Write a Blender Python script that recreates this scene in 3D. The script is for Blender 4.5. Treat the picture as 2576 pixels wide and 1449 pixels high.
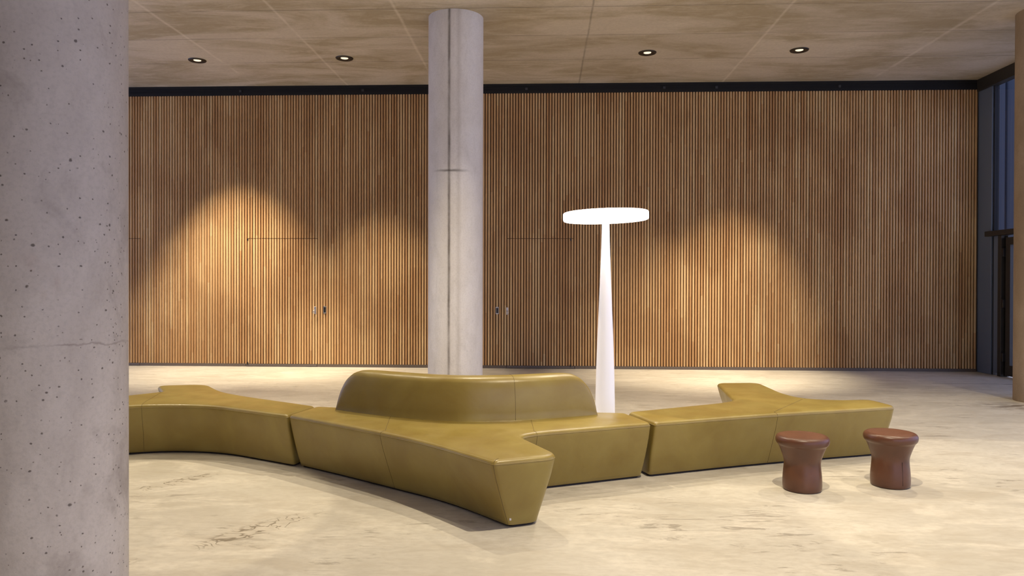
import bpy, bmesh, math, random
from mathutils import Vector, Matrix
random.seed(7)
S = bpy.context.scene
COL = S.collection
for o in list(bpy.data.objects):
    bpy.data.objects.remove(o)

# ------------------------------------------------------------------ camera
W, H = 2576, 1449
F_PX = 1860.0
yaw, pit, rol = math.radians(2.4), math.radians(.37), math.radians(.15)
cam_d = bpy.data.cameras.new('camera')
cam_o = bpy.data.objects.new('camera', cam_d)
COL.objects.link(cam_o)
cam_d.sensor_fit = 'HORIZONTAL'
cam_d.sensor_width = 36
cam_d.lens = 36 * F_PX / W
cam_d.clip_end = 200
fw = Vector((-math.sin(yaw) * math.cos(pit), math.cos(yaw) * math.cos(pit), -math.sin(pit)))
rt = Vector((math.cos(yaw), math.sin(yaw), 0))
up = rt.cross(fw)
r2 = rt * math.cos(rol) + up * math.sin(rol)
u2 = up * math.cos(rol) - rt * math.sin(rol)
cam_o.matrix_world = Matrix(((r2.x, u2.x, -fw.x, 0), (r2.y, u2.y, -fw.y, 0), (r2.z, u2.z, -fw.z, 1.5), (0, 0, 0, 1)))
S.camera = cam_o

# ------------------------------------------------------------------ view + world (dusk sky)
S.view_settings.view_transform = 'Standard'
S.view_settings.look = 'None'
S.view_settings.exposure = 0.0
S.view_settings.gamma = 1.0
S.view_settings.use_curve_mapping = False
wd = bpy.data.worlds.new('dusk_sky')
S.world = wd
wd.use_nodes = True
wn = wd.node_tree.nodes
bg = wn['Background']
bg.inputs['Color'].default_value = (.56, .60, .88, 1)
bg.inputs['Strength'].default_value = 2.3

WARM = (1.0, .86, .63)

# ------------------------------------------------------------------ node helpers
def mat(name, color=(.5, .5, .5), rough=.5, metal=0, emit=None, es=0, spec=.5, coat=0):
    m = bpy.data.materials.new(name)
    m.use_nodes = True
    b = m.node_tree.nodes['Principled BSDF']
    b.inputs['Base Color'].default_value = (*color, 1)
    b.inputs['Roughness'].default_value = rough
    b.inputs['Metallic'].default_value = metal
    b.inputs['Specular IOR Level'].default_value = spec
    b.inputs['Coat Weight'].default_value = coat
    if emit:
        b.inputs['Emission Color'].default_value = (*emit, 1)
        b.inputs['Emission Strength'].default_value = es
    return m

class NT:
    """small wrapper that adds and wires shader nodes"""
    def __init__(s, m):
        s.t = m.node_tree
        s.n = s.t.nodes
        s.b = s.n['Principled BSDF']
    def new(s, typ, **kw):
        n = s.n.new(typ)
        for k, v in kw.items():
            setattr(n, k, v)
        return n
    def link(s, a, b):
        s.t.links.new(a, b)
    def coord(s, scale=(1, 1, 1), loc=(0, 0, 0), rot=(0, 0, 0)):
        tc = s.new('ShaderNodeTexCoord')
        mp = s.new('ShaderNodeMapping')
        mp.inputs['Scale'].default_value = scale
        mp.inputs['Location'].default_value = loc
        mp.inputs['Rotation'].default_value = rot
        s.link(tc.outputs['Object'], mp.inputs['Vector'])
        return mp.outputs[0]
    def noise(s, vec, scale=1, detail=4, rough=.5, dist=0):
        n = s.new('ShaderNodeTexNoise')
        n.inputs['Scale'].default_value = scale
        n.inputs['Detail'].default_value = detail
        n.inputs['Roughness'].default_value = rough
        n.inputs['Distortion'].default_value = dist
        s.link(vec, n.inputs['Vector'])
        return n.outputs['Fac']
    def vor(s, vec, scale=1, feature='F1', rnd=1):
        n = s.new('ShaderNodeTexVoronoi')
        n.feature = feature
        n.inputs['Scale'].default_value = scale
        n.inputs['Randomness'].default_value = rnd
        s.link(vec, n.inputs['Vector'])
        return n
    def ramp(s, fac, stops):
        r = s.new('ShaderNodeValToRGB')
        e = r.color_ramp.elements
        while len(e) < len(stops):
            e.new(.5)
        for i, (p, c) in enumerate(stops):
            e[i].position = p
            e[i].color = (c, c, c, 1) if isinstance(c, (int, float)) else (*c, 1)
        s.link(fac, r.inputs[0])
        return r.outputs[0]
    def math(s, op, a, b=None, c=None):
        n = s.new('ShaderNodeMath')
        n.operation = op
        for i, v in enumerate((a, b, c)):
            if v is None:
                continue
            if isinstance(v, (int, float)):
                n.inputs[i].default_value = v
            else:
                s.link(v, n.inputs[i])
        return n.outputs[0]
    def mix(s, fac, a, b, blend='MIX'):
        n = s.new('ShaderNodeMix')
        n.data_type = 'RGBA'
        n.blend_type = blend
        for i, v in ((0, fac), (6, a), (7, b)):
            if isinstance(v, (int, float)):
                n.inputs[i].default_value = v
            elif isinstance(v, tuple):
                n.inputs[i].default_value = (*v, 1)
            else:
                s.link(v, n.inputs[i])
        return n.outputs[2]
    def sep(s, vec):
        n = s.new('ShaderNodeSeparateXYZ')
        s.link(vec, n.inputs[0])
        return n.outputs
    def comb(s, x, y, z):
        n = s.new('ShaderNodeCombineXYZ')
        for i, v in enumerate((x, y, z)):
            if isinstance(v, (int, float)):
                n.inputs[i].default_value = v
            else:
                s.link(v, n.inputs[i])
        return n.outputs[0]
    def bump(s, h, strength=.2, dist=.01):
        n = s.new('ShaderNodeBump')
        n.inputs['Strength'].default_value = strength
        n.inputs['Distance'].default_value = dist
        s.link(h, n.inputs['Height'])
        s.link(n.outputs[0], s.b.inputs['Normal'])
    def base(s, c):
        s.link(c, s.b.inputs['Base Color'])
    def line(s, x, at, w, jitter=None):
        """1 on a thin line x = at, 0 elsewhere"""
        v = s.math('SUBTRACT', x, at)
        if jitter is not None:
            v = s.math('ADD', v, jitter)
        v = s.math('ABSOLUTE', v)
        v = s.math('DIVIDE', v, w)
        return s.math('SUBTRACT', 1, s.math('MINIMUM', v, 1))

# ------------------------------------------------------------------ materials
def make_floor_mat():
    m = mat('polished_stone_floor', rough=.42)
    n = NT(m)
    v = n.coord()
    big = n.noise(v, .55, 5, .6, .6)
    med = n.noise(n.coord((.8, 2.2, 1), rot=(0, 0, .25)), 2.2, 6, .62, .9)
    fine = n.noise(n.coord((1, 1.8, 1)), 16, 5, .6)
    c = n.mix(n.ramp(big, [(.35, 0), (.68, 1)]), (.62, .58, .495), (.45, .415, .345))
    c = n.mix(n.math('MULTIPLY', n.ramp(med, [(.48, 0), (.64, 1)]), .42), c, (.38, .325, .245))
    pale = n.noise(n.coord((.9, 1.9, 1), loc=(4, 2, 0), rot=(0, 0, -.2)), 1.6, 6, .62, 1.2)
    c = n.mix(n.math('MULTIPLY', n.ramp(pale, [(.50, 0), (.62, 1)]), .45), c, (.70, .65, .55))
    c = n.mix(n.math('MULTIPLY', n.ramp(fine, [(.42, 0), (.68, 1)]), .42), c, (.40, .355, .29))
    # short dark veins running roughly one way, in clusters
    vv = n.coord((.5, 2.0, 1), rot=(0, 0, .3))
    vein = n.noise(vv, 5.5, 7, .7, 1.3)
    clus = n.noise(n.coord(loc=(3, 1, 0)), .8, 3, .5, .4)
    k = n.math('MULTIPLY', n.ramp(vein, [(.565, 0), (.64, 1)]), n.ramp(clus, [(.46, 0), (.58, 1)]))
    c = n.mix(n.math('MULTIPLY', k, .55), c, (.16, .13, .095))
    # two scribbled vein patches in front of the benches
    xy = n.sep(v)
    scrib = n.noise(n.coord((1.0, 1.7, 1), rot=(0, 0, .6)), 4.2, 2, .55, 1.6)
    thin = n.ramp(n.math('ABSOLUTE', n.math('SUBTRACT', scrib, .5)), [(.014, 1), (.034, 0)])
    tot = None
    for cx, cy, a, l, w in ((-2.75, 5.45, .95, .42, .10), (-1.72, 4.42, .95, .50, .13), (-1.15, 5.5, .3, .35, .07), (-2.45, 3.75, .5, .35, .1)):
        dx = n.math('SUBTRACT', xy[0], cx)
        dy = n.math('SUBTRACT', xy[1], cy)
        p = n.math('ADD', n.math('MULTIPLY', dx, math.cos(a) / l), n.math('MULTIPLY', dy, math.sin(a) / l))
        q = n.math('ADD', n.math('MULTIPLY', dx, -math.sin(a) / w), n.math('MULTIPLY', dy, math.cos(a) / w))
        d = n.math('SQRT', n.math('ADD', n.math('MULTIPLY', p, p), n.math('MULTIPLY', q, q)))
        e = n.ramp(d, [(.55, 1), (1, 0)])
        tot = e if tot is None else n.math('MAXIMUM', tot, e)
    c = n.mix(n.math('MULTIPLY', n.math('MULTIPLY', tot, thin), .85), c, (.13, .105, .07))
    c = n.mix(n.math('MULTIPLY', tot, .18), c, (.36, .31, .23))
    # brown stain round the foot of the right column and a straight joint near the facade
    dx = n.math('DIVIDE', n.math('SUBTRACT', xy[0], 6.1), 1.0)
    dy = n.math('DIVIDE', n.math('SUBTRACT', xy[1], 9.32), .42)
    d = n.math('SQRT', n.math('ADD', n.math('MULTIPLY', dx, dx), n.math('MULTIPLY', dy, dy)))
    st = n.math('MULTIPLY', n.ramp(d, [(.45, 1), (1, 0)]), n.ramp(n.noise(n.coord((1, 2.5, 1)), 3.5, 5, .65, 1), [(.40, 0), (.55, 1)]))
    c = n.mix(n.math('MULTIPLY', st, .8), c, (.12, .085, .055))
    jt = n.math('MULTIPLY', n.line(n.math('ADD', xy[1], n.math('MULTIPLY', xy[0], .05)), 11.76, .035), n.math('GREATER_THAN', xy[0], 5.9))
    c = n.mix(n.math('MULTIPLY', jt, .7), c, (.12, .09, .075))
    n.base(c)
    n.link(n.ramp(med, [(.3, .36), (.8, .52)]), n.b.inputs['Roughness'])
    n.bump(fine, .05, .004)
    return m

def make_ceiling_mat():
    m = mat('board_marked_concrete_ceiling', rough=.75)
    n = NT(m)
    v = n.coord()
    xy = n.sep(v)
    big = n.noise(n.coord((.5, 1.3, 1)), 1.0, 6, .6, .7)
    med = n.noise(n.coord((.7, 2.6, 1)), 2.6, 6, .65, 1)
    fine = n.noise(v, 22, 4, .6)
    c = n.mix(n.ramp(big, [(.42, 0), (.58, 1)]), (.56, .495, .41), (.38, .315, .215))
    c = n.mix(n.math('MULTIPLY', n.ramp(med, [(.48, 0), (.7, 1)]), .5), c, (.66, .585, .49))
    c = n.mix(n.math('MULTIPLY', n.ramp(fine, [(.4, 0), (.8, 1)]), .25), c, (.19, .155, .115))
    j = n.math('MULTIPLY', n.math('SUBTRACT', n.noise(v, 1.4, 3), .5), .03)
    br = n.ramp(n.noise(v, 1.1, 4, .6), [(.36, .1), (.50, 1)])
    light = None
    dark = None
    for at, w in ((-5.1, .035), (-3.47, .03), (-1.9, .03), (3.1, .03), (5.6, .045)):
        l = n.line(xy[0], at, w, j)
        light = l if light is None else n.math('MAXIMUM', light, l)
    for at, w in ((11.62, .022), (10.47, .018), (.62, .02), (9.4, .02)):
        l = n.line(xy[0] if at == .62 else xy[1], at, w, j)
        dark = l if dark is None else n.math('MAXIMUM', dark, l)
    # tone steps from one casting board to the next
    cell = n.new('ShaderNodeTexWhiteNoise', noise_dimensions='2D')
    n.link(n.comb(n.math('FLOOR', n.math('DIVIDE', n.math('ADD', xy[0], 1.9), 2.5)),
                  n.math('FLOOR', n.math('DIVIDE', n.math('ADD', xy[1], -10.47), 1.15)), 0), cell.inputs['Vector'])
    c = n.mix(n.math('MULTIPLY', cell.outputs['Value'], .30), c, (.28, .225, .15))
    c = n.mix(n.math('MULTIPLY', n.math('MULTIPLY', light, br), .36), c, (.80, .73, .62))
    c = n.mix(n.math('MULTIPLY', n.math('MULTIPLY', dark, br), .55), c, (.12, .10, .08))
    n.base(c)
    n.bump(n.math('ADD', fine, n.math('MULTIPLY', dark, -2)), .15, .006)
    return m

def make_concrete(name, light, dark, pits=0, seam=None, ring=None, stain=False):
    m = mat(name, rough=.7)
    n = NT(m)
    v = n.coord()
    big = n.noise(n.coord((1, 1, .55)), 1.7, 6, .6, .5)
    med = n.noise(n.coord((1, 1, .4)), 7, 6, .65, .6)
    fine = n.noise(v, 60, 3, .6)
    c = n.mix(n.ramp(big, [(.32, 0), (.68, 1)]), light, dark)
    c = n.mix(n.math('MULTIPLY', n.ramp(med, [(.48, 0), (.72, 1)]), .4), c, tuple(k * .8 for k in dark))
    c = n.mix(n.math('MULTIPLY', n.ramp(fine, [(.45, 0), (.8, 1)]), .3), c, tuple(k * .62 for k in dark))
    h = fine
    if pits:
        wob = n.mix(.012, v, None or n.comb(med, big, fine))
        for sc, th, keep in ((10, .085, .52), (22, .13, .50), (38, .17, .55)):
            vo = n.vor(n.mix(.02, v, n.comb(med, fine, big)), sc)
            near = n.ramp(vo.outputs['Distance'], [(th * .55, 1), (th, 0)])
            pick = n.ramp(n.sep(vo.outputs['Color'])[0], [(keep, 0), (keep + .05, 1)])
            k = n.math('MULTIPLY', near, pick)
            c = n.mix(n.math('MULTIPLY', k, .78), c, (.035, .022, .016))
            h = n.math('SUBTRACT', h, n.math('MULTIPLY', k, 3))
        # hairline cracks and soft dark smears
        wave = n.math('MULTIPLY', n.math('SUBTRACT', n.noise(v, 4, 5, .65), .5), .10)
        z = n.sep(v)[2]
        brk = n.ramp(n.noise(v, 2.4, 3), [(.44, 0), (.55, 1)])
        cr = n.math('MAXIMUM', n.line(z, 1.22, .008, wave), n.line(z, .62, .007, wave))
        c = n.mix(n.math('MULTIPLY', n.math('MULTIPLY', cr, brk), .5), c, (.09, .065, .05))
        sm = n.noise(n.coord((1, 1, .8), loc=(2, 5, 1)), 2.6, 5, .6, .8)
        c = n.mix(n.math('MULTIPLY', n.ramp(sm, [(.54, 0), (.68, 1)]), .35), c, (.12, .09, .07))
        rust = n.noise(n.coord(loc=(7, 2, 4)), 2.0, 4, .6, .5)
        c = n.mix(n.math('MULTIPLY', n.ramp(rust, [(.62, 0), (.72, 1)]), .35), c, (.25, .10, .04))
    xyz = n.sep(v)
    if seam is not None:
        # formwork joint: a vertical line where the angle around the column equals seam
        ang = n.math('ARCTAN2', xyz[1], xyz[0])
        jit = n.math('MULTIPLY', n.math('SUBTRACT', n.noise(n.coord((1, 1, 1)), 5, 4, .6), .5), .045)
        s1 = n.line(ang, seam, .075, jit)
        br = n.ramp(n.noise(n.coord((.2, .2, 1)), 1.8, 4, .6), [(.36, .45), (.6, 1)])
        c = n.mix(n.math('MULTIPLY', n.math('MULTIPLY', s1, br), .95), c, (.06, .043, .03))
        s2 = n.line(ang, seam, .22, jit)
        c = n.mix(n.math('MULTIPLY', n.math('MULTIPLY', s2, n.ramp(xyz[2], [(0, 1), (1, .25)])), .30), c, (.16, .12, .09))
        s3 = n.line(ang, seam + .34, .12, jit)
        c = n.mix(n.math('MULTIPLY', s3, .22), c, (.18, .135, .10))
        if ring is not None:
            r1 = n.line(xyz[2], ring, .022, n.math('MULTIPLY', jit, .8))
            arc = n.ramp(n.math('ABSOLUTE', n.math('SUBTRACT', ang, seam + .05)), [(.15, 1), (.75, .0)])
            c = n.mix(n.math('MULTIPLY', n.math('MULTIPLY', r1, arc), .8), c, (.06, .045, .035))
    n.base(c)
    n.bump(h, .25, .004)
    return m

def make_slat_mat():
    m = mat('oiled_oak_slats', rough=.5, spec=.35)
    n = NT(m)
    v = n.coord()
    xyz = n.sep(v)
    idx = n.math('FLOOR', n.math('DIVIDE', n.math('ADD', xyz[0], 20), PITCH))
    wn1 = n.new('ShaderNodeTexWhiteNoise', noise_dimensions='1D')
    n.link(idx, wn1.inputs['W'])
    r1 = wn1.outputs['Value']
    seg = n.math('FLOOR', n.math('ADD', n.math('DIVIDE', xyz[2], 2.1), n.math('MULTIPLY', r1, 3)))
    wn2 = n.new('ShaderNodeTexWhiteNoise', noise_dimensions='2D')
    n.link(n.comb(idx, seg, 0), wn2.inputs['Vector'])
    tone = n.math('ADD', n.math('MULTIPLY', r1, .45), n.math('MULTIPLY', wn2.outputs['Value'], .55))
    c = n.ramp(tone, [(.08, (.45, .245, .10)), (.5, (.59, .36, .165)), (.92, (.67, .47, .24))])
    grain = n.noise(n.comb(n.math('MULTIPLY', xyz[0], 60), xyz[1], n.math('MULTIPLY', xyz[2], 2.2)), 1, 4, .6, .5)
    c = n.mix(n.math('MULTIPLY', n.ramp(grain, [(.45, 0), (.75, 1)]), .35), c, (.17, .075, .025))
    blot = n.noise(n.coord((1, 1, .8)), 1.1, 3, .5)
    c = n.mix(n.math('MULTIPLY', n.ramp(blot, [(.46, 0), (.62, 1)]), .38), c, (.32, .155, .06))
    n.base(c)
    return m

def make_leather(name, a, b, rough=.42, sc=3):
    m = mat(name, rough=rough, spec=.5)
    n = NT(m)
    v = n.coord()
    c = n.mix(n.ramp(n.noise(v, sc, 4, .55, .5), [(.35, 0), (.68, 1)]), a, b)
    n.base(c)
    grain = n.vor(v, 420).outputs['Distance']
    soft = n.noise(v, 7, 3, .5)
    n.link(n.ramp(n.noise(v, 5, 4), [(.3, rough - .05), (.7, rough + .1)]), n.b.inputs['Roughness'])
    n.bump(n.math('ADD', n.math('MULTIPLY', grain, .05), n.math('MULTIPLY', soft, 1.2)), .22, .012)
    return m

PITCH = .0489
M = {}
M['floor'] = make_floor_mat()
M['ceiling'] = make_ceiling_mat()
M['column_near'] = make_concrete('pitted_concrete', (.52, .475, .44), (.39, .345, .31), pits=1)
M['column'] = make_concrete('smooth_concrete', (.74, .715, .71), (.62, .585, .56), seam=-math.pi / 2 - .12, ring=2.94)
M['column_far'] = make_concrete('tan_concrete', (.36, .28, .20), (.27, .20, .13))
M['slat'] = make_slat_mat()
M['backing'] = mat('dark_backing', (.13, .070, .032), .8)
M['black_rail'] = mat('black_rail', (.009, .008, .008), .7, spec=.3)
M['base_dark'] = mat('dark_baseboard', (.115, .088, .072), .5)
M['leather'] = make_leather('olive_leather', (.298, .224, .056), (.243, .170, .038), .33)
M['leather_pipe'] = make_leather('olive_leather_piping', (.29, .215, .06), (.24, .17, .045), .5)
M['thread'] = mat('seam_thread', (.12, .08, .025), .7)  # thin dark seam lines in the leather
M['plinth'] = mat('bench_plinth', (.020, .012, .008), .7)
M['stool'] = make_leather('brown_leather', (.118, .046, .023), (.088, .034, .018), .34, 5)
M['stool_top'] = make_leather('brown_leather_seat', (.140, .056, .030), (.115, .045, .023), .38, 5)
M['steel'] = mat('brushed_steel', (.62, .60, .62), .35, 1)
M['black'] = mat('black_plastic', (.012, .01, .01), .4)
M['facade'] = mat('blue_grey_facade_metal', (.15, .19, .27), .45, .3)
M['facade_dark'] = mat('dark_bronze_frame', (.040, .035, .030), .45, .3)
M['outside'] = mat('dusk_wall', (.012, .018, .030), .8)
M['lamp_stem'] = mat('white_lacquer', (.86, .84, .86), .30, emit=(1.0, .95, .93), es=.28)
M['lamp_disc'] = mat('glowing_diffuser', (.9, .9, .9), .4, emit=(1.0, .90, .80), es=10.0)
M['lens'] = mat('lit_lens', (.9, .85, .75), .4, emit=(1.0, .84, .62), es=.95)
M['trim_black'] = mat('downlight_trim', (.018, .013, .010), .4)
M['plaster'] = make_concrete('side_wall_concrete', (.36, .31, .26), (.28, .23, .19))
gl = bpy.data.materials.new('window_glass')
gl.use_nodes = True
gn = NT(gl)
gl_t = gn.new('ShaderNodeBsdfTransparent')
gl_t.inputs[0].default_value = (.86, .90, .96, 1)
gl_g = gn.new('ShaderNodeBsdfGlossy')
gl_g.inputs['Roughness'].default_value = .03
gl_f = gn.new('ShaderNodeFresnel')
gl_f.inputs[0].default_value = 1.45
gl_m = gn.new('ShaderNodeMixShader')
gl_b = gn.new('ShaderNodeNewGeometry')
gn.link(gn.math('MULTIPLY', gl_f.outputs[0], gn.math('SUBTRACT', 1, gl_b.outputs['Backfacing'])), gl_m.inputs[0])
gn.link(gl_t.outputs[0], gl_m.inputs[1])
gn.link(gl_g.outputs[0], gl_m.inputs[2])
gn.link(gl_m.outputs[0], gn.n['Material Output'].inputs['Surface'])
gn.n.remove(gn.b)
M['glass'] = gl

# ------------------------------------------------------------------ object helpers
def link_mesh(name, verts, faces, m, parent=None, smooth=False, angle=None):
    me = bpy.data.meshes.new(name)
    me.from_pydata([tuple(v) for v in verts], [], faces)
    me.validate()
    bm = bmesh.new()
    bm.from_mesh(me)
    bmesh.ops.recalc_face_normals(bm, faces=bm.faces)
    for f in bm.faces:
        f.smooth = smooth
    if smooth and angle:
        for e in bm.edges:
            if len(e.link_faces) == 2 and e.calc_face_angle(0) > math.radians(angle):
                e.smooth = False
    bm.to_mesh(me)
    bm.free()
    me.materials.append(m)
    o = bpy.data.objects.new(name, me)
    COL.objects.link(o)
    if parent:
        o.parent = parent
    return o

class MB:
    """collects simple solids into one mesh"""
    def __init__(s):
        s.v, s.f = [], []
    def box(s, x0, x1, y0, y1, z0, z1):
        b = len(s.v)
        s.v += [(x, y, z) for z in (z0, z1) for y in (y0, y1) for x in (x0, x1)]
        s.f += [tuple(b + i for i in q) for q in ((0, 2, 3, 1), (4, 5, 7, 6), (0, 1, 5, 4), (2, 6, 7, 3), (0, 4, 6, 2), (1, 3, 7, 5))]
        return s
    def prism(s, poly, z0, z1):
        """poly: xy points"""
        b = len(s.v)
        n = len(poly)
        s.v += [(x, y, z0) for x, y in poly] + [(x, y, z1) for x, y in poly]
        s.f += [tuple(b + i for i in range(n))[::-1], tuple(b + n + i for i in range(n))]
        s.f += [(b + i, b + (i + 1) % n, b + n + (i + 1) % n, b + n + i) for i in range(n)]
        return s
    def lathe(s, prof, n=48, c=(0, 0), cap=True, fx=1, fy=1):
        """prof: (radius, z) from bottom to top"""
        b = len(s.v)
        for r, z in prof:
            for i in range(n):
                a = 2 * math.pi * i / n
                s.v.append((c[0] + r * fx * math.cos(a), c[1] + r * fy * math.sin(a), z))
        for k in range(len(prof) - 1):
            for i in range(n):
                j = (i + 1) % n
                s.f.append((b + k * n + i, b + k * n + j, b + (k + 1) * n + j, b + (k + 1) * n + i))
        if cap:
            s.f.append(tuple(b + i for i in range(n))[::-1])
            s.f.append(tuple(b + (len(prof) - 1) * n + i for i in range(n)))
        return s
    def tube(s, pts, r, n=6, closed=False):
        pts = [Vector(p) for p in pts]
        b = len(s.v)
        N = len(pts)
        for k, p in enumerate(pts):
            a = pts[(k - 1) % N] if (closed or k > 0) else p
            c = pts[(k + 1) % N] if (closed or k < N - 1) else p
            t = (c - a)
            t = t.normalized() if t.length > 1e-9 else Vector((1, 0, 0))
            ref = Vector((0, 0, 1)) if abs(t.z) < .9 else Vector((0, 1, 0))
            u = t.cross(ref).normalized()
            w = u.cross(t)
            for i in range(n):
                an = 2 * math.pi * i / n
                s.v.append(tuple(p + u * r * math.cos(an) + w * r * math.sin(an)))
        for k in range(N if closed else N - 1):
            k2 = (k + 1) % N
            for i in range(n):
                j = (i + 1) % n
                s.f.append((b + k * n + i, b + k * n + j, b + k2 * n + j, b + k2 * n + i))
        if not closed:
            s.f.append(tuple(b + i for i in range(n))[::-1])
            s.f.append(tuple(b + (N - 1) * n + i for i in range(n)))
        return s
    def build(s, name, m, parent=None, smooth=False, angle=None):
        return link_mesh(name, s.v, s.f, m, parent, smooth, angle)

def bevel(o, w, seg=2):
    md = o.modifiers.new('bevel', 'BEVEL')
    md.width = w
    md.segments = seg
    md.limit_method = 'ANGLE'
    return o

def tag(o, label=None, cat=None, group=None, kind=None):
    for k, v in (('label', label), ('category', cat), ('group', group), ('kind', kind)):
        if v:
            o[k] = v
    return o

def empty(name, loc=(0, 0, 0), rz=0):
    o = bpy.data.objects.new(name, None)
    COL.objects.link(o)
    o.location = loc
    o.rotation_euler = (0, 0, rz)
    o.empty_display_size = .2
    return o

def copy_tree(o, parent=None):
    c = o.copy()
    COL.objects.link(c)
    c.parent = parent
    for ch in list(o.children):
        copy_tree(ch, c)
    return c

# ------------------------------------------------------------------ the room
XL, XR, YB, YF, ZC = -10.0, 7.45, 13.0, -6.0, 5.0
tag(MB().box(XL - .3, XR + 4.1, YF - 2, YB + 14, -.25, 0).build('floor', M['floor']),
    'pale beige veined stone floor running under the benches', 'floor', kind='structure')
tag(MB().box(XL - .3, XR + .12, YF, YB + .6, ZC, ZC + .4).build('ceiling', M['ceiling']),
    'brown-grey board marked concrete ceiling with downlights', 'ceiling', kind='structure')
tag(MB().box(XL - .3, XL, YF, 6.0, 0, ZC).build('wall_left_shade', M['plaster']),  # unseen, sized to keep side light off the near column
    'unseen grey concrete side wall, added to shade the left of the large foreground column', 'wall', kind='structure')
tag(MB().box(XL - .3, .5, YF - .3, YF, 0, ZC).build('wall_front_shade', M['plaster']),  # unseen half wall, added to block light from behind on the left
    'unseen grey concrete wall behind the camera, added to shade the foreground column', 'wall', kind='structure')
w2 = empty('window_2', (XL, 9.5, 0))  # unseen glazing, added so cool light reaches the middle column from the left
tag(w2, 'unseen tall glazed facade added at the left end of the hall for cool side light', 'window', kind='structure')
for y in (-3.45, -1.2, 1.2, 3.45):
    MB().box(-.1, 0, y - .05, y + .05, 0, ZC).build('window_frame', M['facade'], w2)
for y in (-3.4, -1.15, 1.25):
    MB().box(-.055, -.045, y, y + (2.15 if y != -1.15 else 2.3), 0, ZC).build('pane', M['glass'], w2)

# back wall: dark backing board with vertical slats; gaps left where the doors sit
DOORS = [(-8.60, -7.24), (-5.30, -4.015), (-.64, .56)]
DTOP = 2.285
wall = MB().box(XL, XR + .12, YB + .035, YB + .6, 0, ZC).build('wall_back', M['backing'])
tag(wall, 'back wall clad from end to end with vertical oak slats', 'wall', kind='structure')

def slat(mb, x, z0, z1, w=.0318):
    mb.prism([(x - w / 2, YB + .035), (x - w / 2, YB + .006), (x - w / 2 + .006, YB), (x + w / 2 - .006, YB), (x + w / 2, YB + .006), (x + w / 2, YB + .035)], z0, z1)

cl = MB()
dm = [MB() for _ in DOORS]
k0 = math.ceil((XL + 20) / PITCH)
x = k0 * PITCH - 20 + PITCH / 2
while x < XR - .02:
    hit = None
    for i, (a, b) in enumerate(DOORS):
        if a < x < b:
            hit = i
    if hit is None:
        slat(cl, x, .052, 4.835)
    else:
        slat(cl, x, DTOP + .006, 4.835)
        slat(dm[hit], x, .052, DTOP - .004)
    x += PITCH
cl.build('slat_cladding', M['slat'], wall)

door_lab = ['slatted flush door partly hidden behind the large left column',
            'slatted flush door in the oak wall left of the round column, lever on its right edge',
            'slatted flush door in the oak wall right of the round column, lever on its left edge']
for i, (a, b) in enumerate(DOORS):
    d = empty('door_%d' % (i + 1), ((a + b) / 2, YB, 0))
    tag(d, door_lab[i], 'door', kind='structure')
    cx = (a + b) / 2
    sl = dm[i].build('slat_panel', M['slat'], d)
    sl.location = (-cx, -YB, 0)
    lf = MB().box(a - cx + .006, b - cx - .006, .026, .0345, .015, DTOP - .014).build('door_leaf', M['backing'], d)
    kp = MB().box(a - cx + .004, b - cx - .004, -.004, .03, .008, .048).build('kick_strip', mat('door_kick_strip', (.12, .095, .085), .45), d)
    # pivots at the hinge side
    hx = (b - cx - .075) if i == 2 else (a - cx + .03)
    for z0, z1 in ((DTOP - .035, DTOP - .002), (.03, .075)):
        MB().box(hx - .012, hx + .012, -.006, .03, z0, z1).build('pivot', M['black'], d)
    if i:
        px = (b - cx - .035) if i == 1 else (a - cx + .012)
        pl = MB()
        pl.prism([(px - .018, .004), (px + .018, .004), (px + .018, -.006), (px - .018, -.006)], .945, 1.075)
        h = bevel(pl.build('handle_plate', M['steel'], d), .004)
        sx = -1 if i == 1 else 1
        lv = MB().tube([(px, -.004, 1.01), (px, -.045, 1.01), (px + sx * .012, -.055, 1.005), (px + sx * .02, -.056, .99), (px + sx * .02, -.056, .955)], .009, 10)
        lv.build('door_handle', M['steel'], d, True)

for px, lab in ((-3.875, 'small steel lock plate with black opening, on the slats left of the round column'),
                (-.805, 'small steel lock plate with black opening, on the slats right of the round column')):
    e = empty('lock_plate', (px, YB, 0))
    tag(e, lab, 'lock plate', 'lock plates on the slatted wall')
    fr = MB()
    fr.box(-.026, .026, -.008, .004, 1.065, 1.082).box(-.026, .026, -.008, .004, .955, .972)
    fr.box(-.026, -.018, -.008, .004, .972, 1.065).box(.018, .026, -.008, .004, .972, 1.065)
    fr.build('frame', M['steel'], e)
    MB().box(-.018, .018, -.003, .004, .972, 1.065).build('opening', M['black'], e)

# baseboard strip and black rail over the slats
bb = MB()
segs = [(XL, DOORS[0][0]), (DOORS[0][1], DOORS[1][0]), (DOORS[1][1], DOORS[2][0]), (DOORS[2][1], XR - .02)]
for a, b in segs:
    bb.box(a + .003, b - .003, YB - .004, YB + .034, 0, .05)
tag(bb.build('baseboard_back', M['base_dark']), 'thin dark baseboard under the oak slats', 'baseboard', kind='structure')
rl = MB()
rl.box(XL, XR - .02, YB - .012, YB + .034, 4.955, 4.999).box(XL, XR - .02, YB + .004, YB + .034, 4.90, 4.955)
rl.box(XL, XR - .02, YB - .006, YB + .034, 4.885, 4.90).box(XL, XR - .02, YB - .012, YB + .034, 4.835, 4.885)
tr = rl.build('trim_1', M['black_rail'])
tag(tr, 'black metal rail between the slats and the ceiling', 'trim', kind='structure')
for x in (-5.4, -3.2, -.3, 2.1, 3.0, 5.1):
    MB().box(x - .02, x + .02, YB - .016, YB + .02, 4.89, 4.93).build('rail_clip', mat('rail_clip', (.03, .03, .032), .5), tr)

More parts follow.
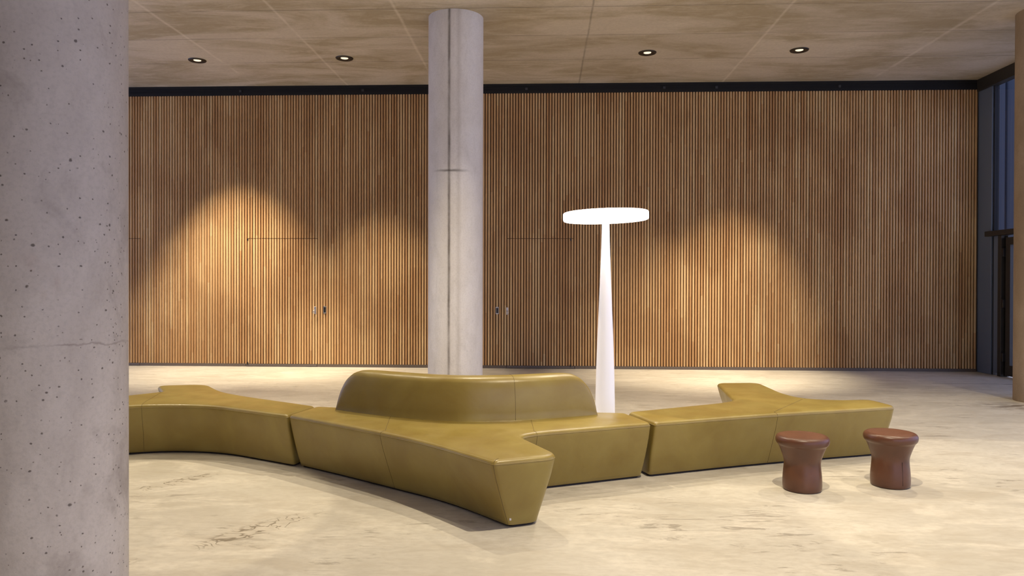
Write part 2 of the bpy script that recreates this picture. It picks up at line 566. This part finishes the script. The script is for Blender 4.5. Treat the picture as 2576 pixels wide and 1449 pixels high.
# ------------------------------------------------------------------ glazed facade on the right
def frame_box(name, x0, x1, y0, y1, z0, z1, m, parent):
    return bevel(MB().box(x0, x1, y0, y1, z0, z1).build(name, m, parent), .004, 1)

w1 = empty('window_1', (XR, 12.5, 0))
tag(w1, 'tall blue-grey glazed facade at the right end of the slatted wall', 'window', kind='structure')
ox, oy = -XR, -12.5
def fb(name, x0, x1, y0, y1, z0, z1, m='facade'):
    return frame_box(name, x0 + ox, x1 + ox, y0 + oy, y1 + oy, z0, z1, M[m], w1)
fb('corner_panel', XR, XR + .10, 12.63, 13.03, 0, 4.80)
fb('head_beam', XR - .04, XR + .10, YF, 13.0, 4.80, 5.0, 'facade_dark')
fb('window_frame', XR + .02, XR + .10, 12.595, 12.615, .04, 4.8, 'black_rail')
fb('window_frame', XR + .02, XR + .10, 12.42, 12.595, .04, 2.30)
fb('transom', XR - .06, XR + .10, 9.2, 12.72, 2.30, 2.385, 'facade_dark')
fb('window_frame', XR - .02, XR + .10, 12.33, 12.42, 0, 2.30, 'facade_dark')
fb('window_frame', XR + .04, XR + .10, 10.9, 11.0, 0, 4.8, 'facade_dark')
fb('window_frame', XR + .02, XR + .10, 12.595, 12.63, .0, .05, 'facade_dark')
for y in (9.2, 7.4, 5.6, 3.8, 2.0, .2, -1.6, -3.4, -5.2):
    fb('window_frame', XR, XR + .10, y - .05, y + .05, 0, 4.8)
fb('sill', XR, XR + .12, YF, 10.9, 0, .08)
for y0, y1, z0 in ((11.0, 12.595, 2.385), (9.25, 10.9, .08), (7.45, 9.15, .08), (5.65, 7.35, .08), (3.85, 5.55, .08), (2.05, 3.75, .08), (.25, 1.95, .08), (-1.55, .15, .08), (-3.35, -1.65, .08), (-5.15, -3.45, .08)):
    MB().box(XR + .055 + ox, XR + .067 + ox, y0 + oy, y1 + oy, z0, 4.8).build('pane', M['glass'], w1)

d4 = empty('door_4', (XR, 11.65, 0))
tag(d4, 'narrow glazed metal door under the transom beside the right column', 'door', kind='structure')
def db(name, y0, y1, z0, z1, m, x0=.02, x1=.08):
    return bevel(MB().box(x0, x1, y0 - 11.65, y1 - 11.65, z0, z1).build(name, M[m], d4), .004, 1)
lf = MB()
for y0, y1, z0, z1 in ((12.16, 12.275, .03, 2.26), (11.02, 11.12, .03, 2.26), (11.12, 12.16, .03, .20), (11.12, 12.16, 2.14, 2.26)):
    lf.box(.02, .08, y0 - 11.65, y1 - 11.65, z0, z1)
lf.build('door_leaf', M['facade_dark'], d4)
db('pane', 11.12, 12.16, .20, 2.14, 'glass', .045, .055)
for z in (.25, 1.12, 1.95):
    db('hinge', 12.275, 12.325, z, z + .14, 'black', -.02, .05)
db('rebate', 12.276, 12.33, .01, 2.29, 'black', .05, .09)

ext = MB()
ext.box(11.2, 11.5, 12, 27, 0, 7.4)  # invented outdoor wall, sized to block bright sky behind the visible pane
for i in range(35):
    y = 12.1 + i * .42
    ext.box(11.16, 11.2, y, y + .05, 0, 7.4)
tag(ext.build('wall_sky_block', M['outside']), 'made-up dark blue ribbed wall hiding the sky behind the facade glass', 'wall', kind='structure')

# ------------------------------------------------------------------ concrete columns
def column(x, y, r, m, label, n=96):
    c = MB().lathe([(r, -.0), (r, ZC)], n).build('concrete_column', M[m], None, True, 40)
    c.location = (x, y, 0)
    tag(c, label, 'column', 'round concrete columns')
    return c
column(-2.342, 3.365, .36, 'column_near', 'large foreground concrete column at the left edge, pitted with small dark holes')
cm = column(-1.16, 9.77, .362, 'column', 'pale round concrete column with dark vertical seam, behind the bench backrest')
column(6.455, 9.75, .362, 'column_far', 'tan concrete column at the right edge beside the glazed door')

# ------------------------------------------------------------------ recessed downlights
def make_downlight():
    e = empty('downlight', (0, 0, ZC))
    rg = MB()
    # flat trim ring with a dark inner baffle sloping up to the lens
    prof = [(.058, -.003), (.105, -.020), (.130, -.014), (.137, -.001)]
    n = 40
    for r, z in prof:
        for i in range(n):
            a = 2 * math.pi * i / n
            rg.v.append((r * math.cos(a), r * math.sin(a), z))
    for k in range(3):
        for i in range(n):
            j = (i + 1) % n
            rg.f.append((k * n + i, k * n + j, (k + 1) * n + j, (k + 1) * n + i))
    rg.build('trim_ring', M['trim_black'], e, True)
    MB().lathe([(.052, -.006), (.060, -.002)], 32).build('lens', M['lens'], e, True, 30)
    return e
proto = make_downlight()
LIGHTS = [  # x, y, cone half angle, watts, aim offset (dx, dy) on the floor, label
    (-5.45, 11.45, 32, 2000, (.1, 1.0), 'lit round downlight in the ceiling, leftmost of the four'),
    (-3.10, 11.42, 28, 1300, (0.35, .75), 'lit round downlight in the ceiling, second from left, just left of the round column'),
    (1.57, 11.30, 28, 600, (0.5, .7), 'round ceiling downlight with half shaded lens above the glowing floor lamp'),
    (3.82, 11.25, 28.5, 1700, (-.9, 1.0), 'round ceiling downlight furthest right, above the right bench'),
]
for i, (x, y, ang, w, aim, lab) in enumerate(LIGHTS):
    d = proto if i == 0 else copy_tree(proto)
    d.location = (x, y, ZC)
    tag(d, lab, 'ceiling light', 'downlights in the concrete ceiling')
    d.rotation_euler = (0, 0, 0)
# unseen rows nearer the camera, partly read off floor shadows, partly added as fill
NEAR = [(-5.45, 7.5, 430, 48, .8), (-3.1, 7.5, 430, 48, .8), (-.76, 7.5, 500, 48, .8), (1.57, 7.5, 320, 48, .8), (3.82, 7.5, 430, 48, .8), (6.2, 7.3, 320, 50, .8),  # middle and far-right lamps added to brighten the round column and right floor
        (-3.1, 4.6, 340, 19.5, .10), (-5.45, 3.5, 330, 48, .8), (1.35, 3.5, 900, 48, .8), (4.1, 4.9, 300, 26.5, .06),  # far-left lamp added to brighten the floor on the left
        (-3.1, -.4, 120, 52, .8), (-.76, -.4, 400, 52, .8), (1.57, -.4, 520, 52, .8), (3.82, -.4, 430, 52, .8)]  # whole row added as fill for the sides facing the camera
names = ['row over the benches', 'row before the benches', 'added fill row over the camera']
for x, y, w, ang, bl in NEAR:
    d = copy_tree(proto)
    d.location = (x, y, ZC)
    row = names[0 if y > 5 else 1 if y > 1 else 2]
    place = 'far left' if x < -5 else 'left' if x < -2 else 'middle' if x < 0 else 'middle right' if x < 2 else 'right' if x < 5 else 'far right'
    tag(d, 'round ceiling downlight, %s in the %s, unseen, out of frame' % (place, row), 'ceiling light', 'downlights in the concrete ceiling')

def spot(x, y, half, w, aim=(0, 0), blend=.5, size=.05):
    l = bpy.data.lights.new('downlight_beam', 'SPOT')
    l.energy = w
    l.color = WARM
    l.spot_size = math.radians(half * 2)
    l.spot_blend = blend
    l.shadow_soft_size = size
    o = bpy.data.objects.new('downlight_beam', l)
    COL.objects.link(o)
    o.location = (x, y, ZC - .035)
    v = Vector((aim[0], aim[1], -5)).normalized()
    o.rotation_euler = v.to_track_quat('-Z', 'Y').to_euler()
for x, y, ang, w, aim, lab in LIGHTS:
    spot(x, y, ang, w, aim, .95)
for x, y, w, ang, bl in NEAR:
    spot(x, y, ang, w, blend=bl, size=.035)

# ------------------------------------------------------------------ upholstered benches
def offset_poly(pts, ds):
    """inset a counter-clockwise polygon; ds[i] belongs to the edge i -> i+1"""
    n = len(pts)
    out = []
    for i in range(n):
        p0, p1, p2 = (Vector(pts[(i - 1) % n]), Vector(pts[i]), Vector(pts[(i + 1) % n]))
        e1, e2 = (p1 - p0).normalized(), (p2 - p1).normalized()
        n1, n2 = Vector((-e1.y, e1.x)), Vector((-e2.y, e2.x))
        d1, d2 = ds[(i - 1) % n], ds[i]
        cr = e1.x * e2.y - e1.y * e2.x
        if abs(cr) < .12:
            out.append(p1 + (n1 * d1 + n2 * d2) / 2)
        else:
            a, b = p1 + n1 * d1, p1 + n2 * d2
            t = ((b - a).x * e2.y - (b - a).y * e2.x) / cr
            out.append(a + e1 * t)
    return out

def fillet(pts, rad):
    n = len(pts)
    out = []
    for i in range(n):
        p0, p1, p2 = (Vector(pts[(i - 1) % n]), Vector(pts[i]), Vector(pts[(i + 1) % n]))
        a, b = p0 - p1, p2 - p1
        la, lb = a.length, b.length
        a.normalize()
        b.normalize()
        t = min(rad[i], la * .49, lb * .49)     # rad = distance cut back along both edges
        k = 14 if rad[i] > .15 else 7
        q0, q2 = p1 + a * t, p1 + b * t
        for j in range(k + 1):
            s = j / k
            out.append(q0 * (1 - s) ** 2 + p1 * 2 * s * (1 - s) + q2 * s * s)
    return out

SEAT_H = .45
def make_bench(pts, rad, joints, label, loc, seams, extra_inset=None):
    """pts: outline of the seat edge in metres, counter-clockwise; joints: indices of the edges that butt against a neighbour"""
    e = empty('modular_bench', (*loc, 0))
    tag(e, label, 'bench', 'olive leather benches joined in a line')
    pts = [Vector(p) - Vector(loc) for p in pts]
    n = len(pts)
    def ring(d, dj, rs=1.0):
        ds = [dj if i in joints else d * (extra_inset or {}).get(i, 1) for i in range(n)]
        return fillet(offset_poly(pts, ds), [r * rs for r in rad])
    spec = [(.134, .022, .015), (.125, .017, .020), (.117, .014, .045), (.098, .008, .10), (.074, .004, .17), (.048, .001, .25), (.022, .0, .33), (.007, 0, .39), (.001, 0, .415),
            (.001, .001, .427), (.005, .005, .437), (.013, .013, .4445), (.025, .025, .4485), (.045, .045, .4508), (.075, .075, .4525), (.11, .11, .4545)]
    vs, fs = [], []
    rings = [ring(d, dj) for d, dj, z in spec]
    m = len(rings[0])
    for (d, dj, z), rg in zip(spec, rings):
        vs += [(p.x, p.y, z) for p in rg]
    for k in range(len(spec) - 1):
        for i in range(m):
            j = (i + 1) % m
            fs.append((k * m + i, k * m + j, (k + 1) * m + j, (k + 1) * m + i))
    fs.append(tuple(range(m))[::-1])
    fs.append(tuple((len(spec) - 1) * m + i for i in range(m)))
    o = link_mesh('upholstery', vs, fs, M['leather'], e, True, 60)
    # recessed dark plinth
    rp = ring(.150, .03)
    MB().prism([(p.x, p.y) for p in rp], 0, .022).build('plinth', M['plinth'], e)
    # welt along the seat edge
    MB().tube([(p.x, p.y, .424) for p in ring(.0015, .001)], .0032, 6, True).build('piping', M['leather_pipe'], e, True)
    # panel seams: given as points near the outline; they run over the side and across the top
    top = ring(.0, .0)
    def near(q):
        q = Vector(q) - Vector(loc)
        return min(range(m), key=lambda i: (top[i] - q).length)
    for s in seams:
        i = near(s[0])
        if len(s) > 1:
            line = []
            for k in range(1, len(spec) - 2):          # foot of the perpendicular on each ring
                q, rg = top[i], rings[k]
                best = None
                for a, b in zip(rg, rg[1:] + rg[:1]):
                    ab = b - a
                    t = max(0, min(1, (q - a).dot(ab) / max(ab.length_squared, 1e-12)))
                    p = a + ab * t
                    if best is None or (p - q).length < (best - q).length:
                        best = p
                line.append((best.x, best.y, spec[k][2]))
        else:
            line = [(rings[k][i].x, rings[k][i].y, spec[k][2]) for k in range(1, len(spec) - 2)]
        if len(s) > 1:
            j = near(s[1])
            A = Vector(line[-1][:2])
            B = min(rings[-3], key=lambda p: (p - top[j]).length)
            for t in (0, .12, .5, .88, 1):
                p = A.lerp(B, t)
                line.append((p.x, p.y, .4512 if t in (0, 1) else .4545))
        MB().tube(line, .0016, 5).build('seam', M['thread'], e)
    return e, rings, spec, near

R = .03
right_pts = [(.850, 5.632), (1.835, 6.065), (3.04, 6.495), (2.975, 6.89), (2.66, 6.82), (2.40, 6.90), (2.31, 7.20), (2.30, 7.985), (1.845, 7.93), (1.735, 6.76), (1.56, 6.60), (.700, 6.095)]
right_rad = [.03, 1.0, .05, .09, .3, .3, .5, .12, .07, .12, .08, .03]
left_pts = [(-4.32, 5.20), (-3.98, 5.85), (-3.45, 6.235), (-2.88, 6.245), (-2.032, 5.790), (-1.940, 6.235), (-2.82, 6.78), (-3.12, 7.03), (-3.47, 7.50), (-3.93, 7.38), (-3.66, 6.97), (-3.93, 6.62), (-4.76, 5.44)]
left_rad = [.05, .5, .5, .5, .03, .03, .5, .4, .14, .08, .05, .3, .05]
cen_pts = [(-2.018, 5.800), (-1.639, 5.535), (-.832, 4.940), (-.290, 4.352), (.105, 4.530), (-.020, 4.800), (-.165, 5.100), (-.03, 5.225), (.822, 5.622), (.672, 6.05), (.3, 6.08), (-.5, 5.87), (-1.3, 6.09), (-1.926, 6.222)]
cen_rad = [.03, .6, 1.0, .03, .10, .3, .11, .11, .03, .03, .3, .6, .3, .03]

def ccw(p, r, j):
    a = sum(p[i][0] * p[(i + 1) % len(p)][1] - p[(i + 1) % len(p)][0] * p[i][1] for i in range(len(p)))
    assert a > 0
    return p, r, j
make_bench(*ccw(right_pts, right_rad, {11}), 'olive green leather bench with a rear spur, right module behind the two stools', (1.9, 6.6),
           [((1.88, 6.10), (2.42, 6.90))], {2: .35})
make_bench(*ccw(left_pts, left_rad, {4}), 'olive green leather bench curving behind the large left column', (-3.3, 6.6),
           [((-3.45, 6.2), (-3.74, 6.93))])
cb, crings, cspec, cnear = make_bench(*ccw(cen_pts, cen_rad, {8, 13}), 'olive green leather bench with tall backrest and a spur pointing forward, middle module', (-.5, 5.6),
           [((-1.12, 5.17), (-1.2, 6.08)), ((-.05, 5.22), (.0, 5.98)), ((-.290, 4.352),)], {0: 1.05, 1: 1.15, 2: 1.32, 3: .85, 4: .55})
# zipper pull at the foot of the spur's left corner
i = cnear((-.290, 4.352))
zp = MB().box(-.006, .006, -.004, .002, 0, .030).build('zipper_pull', M['steel'], cb)
p = crings[2][i]
zp.location = (p.x + .018, p.y - .004, .052)
zp.rotation_euler = (0, 0, .43)

# backrest swept along the rear of the middle module
bf = [(-1.708, 6.020), (-1.286, 5.775), (-.945, 5.625), (-.734, 5.565), (-.531, 5.548), (-.235, 5.602), (.071, 5.722), (.439, 5.895)]
def resample(pts, n):
    pts = [Vector(p) for p in pts]
    dense = []
    N = len(pts)
    for i in range(N - 1):
        p0, p1, p2, p3 = pts[max(i - 1, 0)], pts[i], pts[i + 1], pts[min(i + 2, N - 1)]
        for k in range(30):
            t = k / 30
            dense.append(.5 * ((2 * p1) + (p2 - p0) * t + (2 * p0 - 5 * p1 + 4 * p2 - p3) * t * t + (3 * p1 - p0 - 3 * p2 + p3) * t ** 3))
    dense.append(pts[-1])
    L = [0]
    for a, b in zip(dense, dense[1:]):
        L.append(L[-1] + (b - a).length)
    out = []
    for k in range(n):
        u = 1 - math.cos(math.pi * k / (n - 1))
        u = u / 2 * .45 + k / (n - 1) * .55            # denser near the ends
        s = L[-1] * u
        j = max(i for i in range(len(L)) if L[i] <= s + 1e-9)
        if j >= len(dense) - 1:
            out.append((dense[-1], (dense[-1] - dense[-2]).normalized(), L[-1]))
        else:
            t = (s - L[j]) / max(L[j + 1] - L[j], 1e-9)
            out.append((dense[j].lerp(dense[j + 1], t), (dense[j + 1] - dense[j]).normalized(), s))
    return out, L[-1]
st, LT = resample(bf, 110)
BH, BD = .335, .27
sec = [(.0, 0), (.006, .02), (.004, .2), (.010, .45), (.022, .70), (.036, .86), (.055, .945), (.085, .985), (.13, 1.0), (.18, .99), (.22, .955), (.25, .87), (.262, .7), (.268, .45), (.27, .2), (.27, 0)]
bv, bfa = [], []
for p, t, s in st:
    e = min(s, LT - s)
    E = .27
    q = min(e / E, 1)
    h = BH * (1 - (1 - q) ** 2.6) ** (1 / 1.75) if q < 1 else BH
    h = max(h, .012)
    dep = .55 + .45 * min(e / .35, 1)
    nrm = Vector((-t.y, t.x))
    if nrm.y < 0:
        nrm = -nrm
    for u, v in sec:
        w = p + nrm * (u * dep)
        bv.append((w.x + .5, w.y - 5.6, SEAT_H + .002 + v * h))
ns = len(sec)
for k in range(len(st) - 1):
    for i in range(ns):
        j = (i + 1) % ns
        bfa.append((k * ns + i, k * ns + j, (k + 1) * ns + j, (k + 1) * ns + i))
bfa.append(tuple(range(ns)))
bfa.append(tuple((len(st) - 1) * ns + i for i in range(ns)))
back = link_mesh('backrest', bv, bfa, M['leather'], cb, True, 60)
for sx in (-.20,):
    k = min(range(len(st)), key=lambda i: abs(st[i][0].x - sx))
    MB().tube([bv[k * ns + i] for i in range(0, 12)], .0016, 5).build('seam', M['thread'], back)

# ------------------------------------------------------------------ stools
def make_stool():
    e = empty('stool')
    pr = [(.118, 0), (.128, .003), (.134, .012), (.136, .03), (.1365, .06), (.1345, .10), (.130, .145), (.1275, .175), (.1275, .195),
          (.131, .215), (.139, .240), (.148, .265), (.157, .287), (.164, .303), (.169, .311), (.176, .317), (.183, .328), (.186, .343), (.184, .358), (.177, .369), (.167, .3755), (.160, .3765)]
    # resample with more rings for smoothness
    fine = []
    for i in range(len(pr) - 1):
        fine.append(pr[i])
        p0, p1, p2, p3 = pr[max(i - 1, 0)], pr[i], pr[i + 1], pr[min(i + 2, len(pr) - 1)]
        t = .5
        fine.append(tuple(.5 * (2 * p1[k] + (p2[k] - p0[k]) * t + (2 * p0[k] - 5 * p1[k] + 4 * p2[k] - p3[k]) * t * t + (3 * p1[k] - p0[k] - 3 * p2[k] + p3[k]) * t ** 3) for k in (0, 1)))
    fine.append(pr[-1])
    MB().lathe(fine, 72).build('body', M['stool'], e, True, 50)
    tp = [(.1605, .370), (.160, .3745), (.153, .3765), (.12, .378), (.06, .379), (.01, .3793)]
    MB().lathe(tp, 72).build('seat', M['stool_top'], e, True, 50)
    ln = MB().tube([(.1285, 0, .19), (.1295, 0, .16), (.1325, 0, .12), (.1355, 0, .08), (.1372, 0, .03)], .0018, 5)
    ln.build('seam', mat('stool_seam', (.03, .012, .008), .6), e)
    e.scale = (1, 1, 1.055)
    return e
s1 = make_stool()
s1.location = (1.895, 5.475, 0)
s1.rotation_euler = (0, 0, 1.2)
tag(s1, 'brown leather waisted stool in front of the right bench, nearer the middle of the room', 'stool', 'brown stools')
s2 = copy_tree(s1)
s2.location = (2.592, 5.62, 0)
s2.rotation_euler = (0, 0, -1.35)
tag(s2, 'brown leather waisted stool at the far right end of the bench, right of its twin', 'stool', 'brown stools')

# ------------------------------------------------------------------ floor lamp
lp = empty('floor_lamp', (.570, 6.78, 0))
tag(lp, 'tall white floor lamp with a glowing flat disc on a tapering stem, behind the bench', 'floor lamp')
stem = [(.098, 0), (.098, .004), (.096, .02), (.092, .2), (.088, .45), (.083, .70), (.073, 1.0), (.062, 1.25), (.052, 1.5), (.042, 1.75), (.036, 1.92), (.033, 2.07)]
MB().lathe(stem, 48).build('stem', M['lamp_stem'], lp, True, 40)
dr, dz = .387, .040
disc = [(.02, -dz - .004), (.20, -dz - .003), (dr - .016, -dz), (dr - .004, -dz + .005), (dr, -dz + .014), (dr, dz - .014), (dr - .004, dz - .005), (dr - .016, dz), (.2, dz + .003), (.02, dz + .004)]
ds = MB().lathe(disc, 72).build('lamp_disc', M['lamp_disc'], lp, True, 50)
ds.location = (0, 0, 2.112)
ds.rotation_euler = (0, math.radians(-1.6), 0)
MB().lathe([(.05, 2.055), (.05, 2.068)], 32).build('collar', M['lamp_stem'], lp, True, 30)
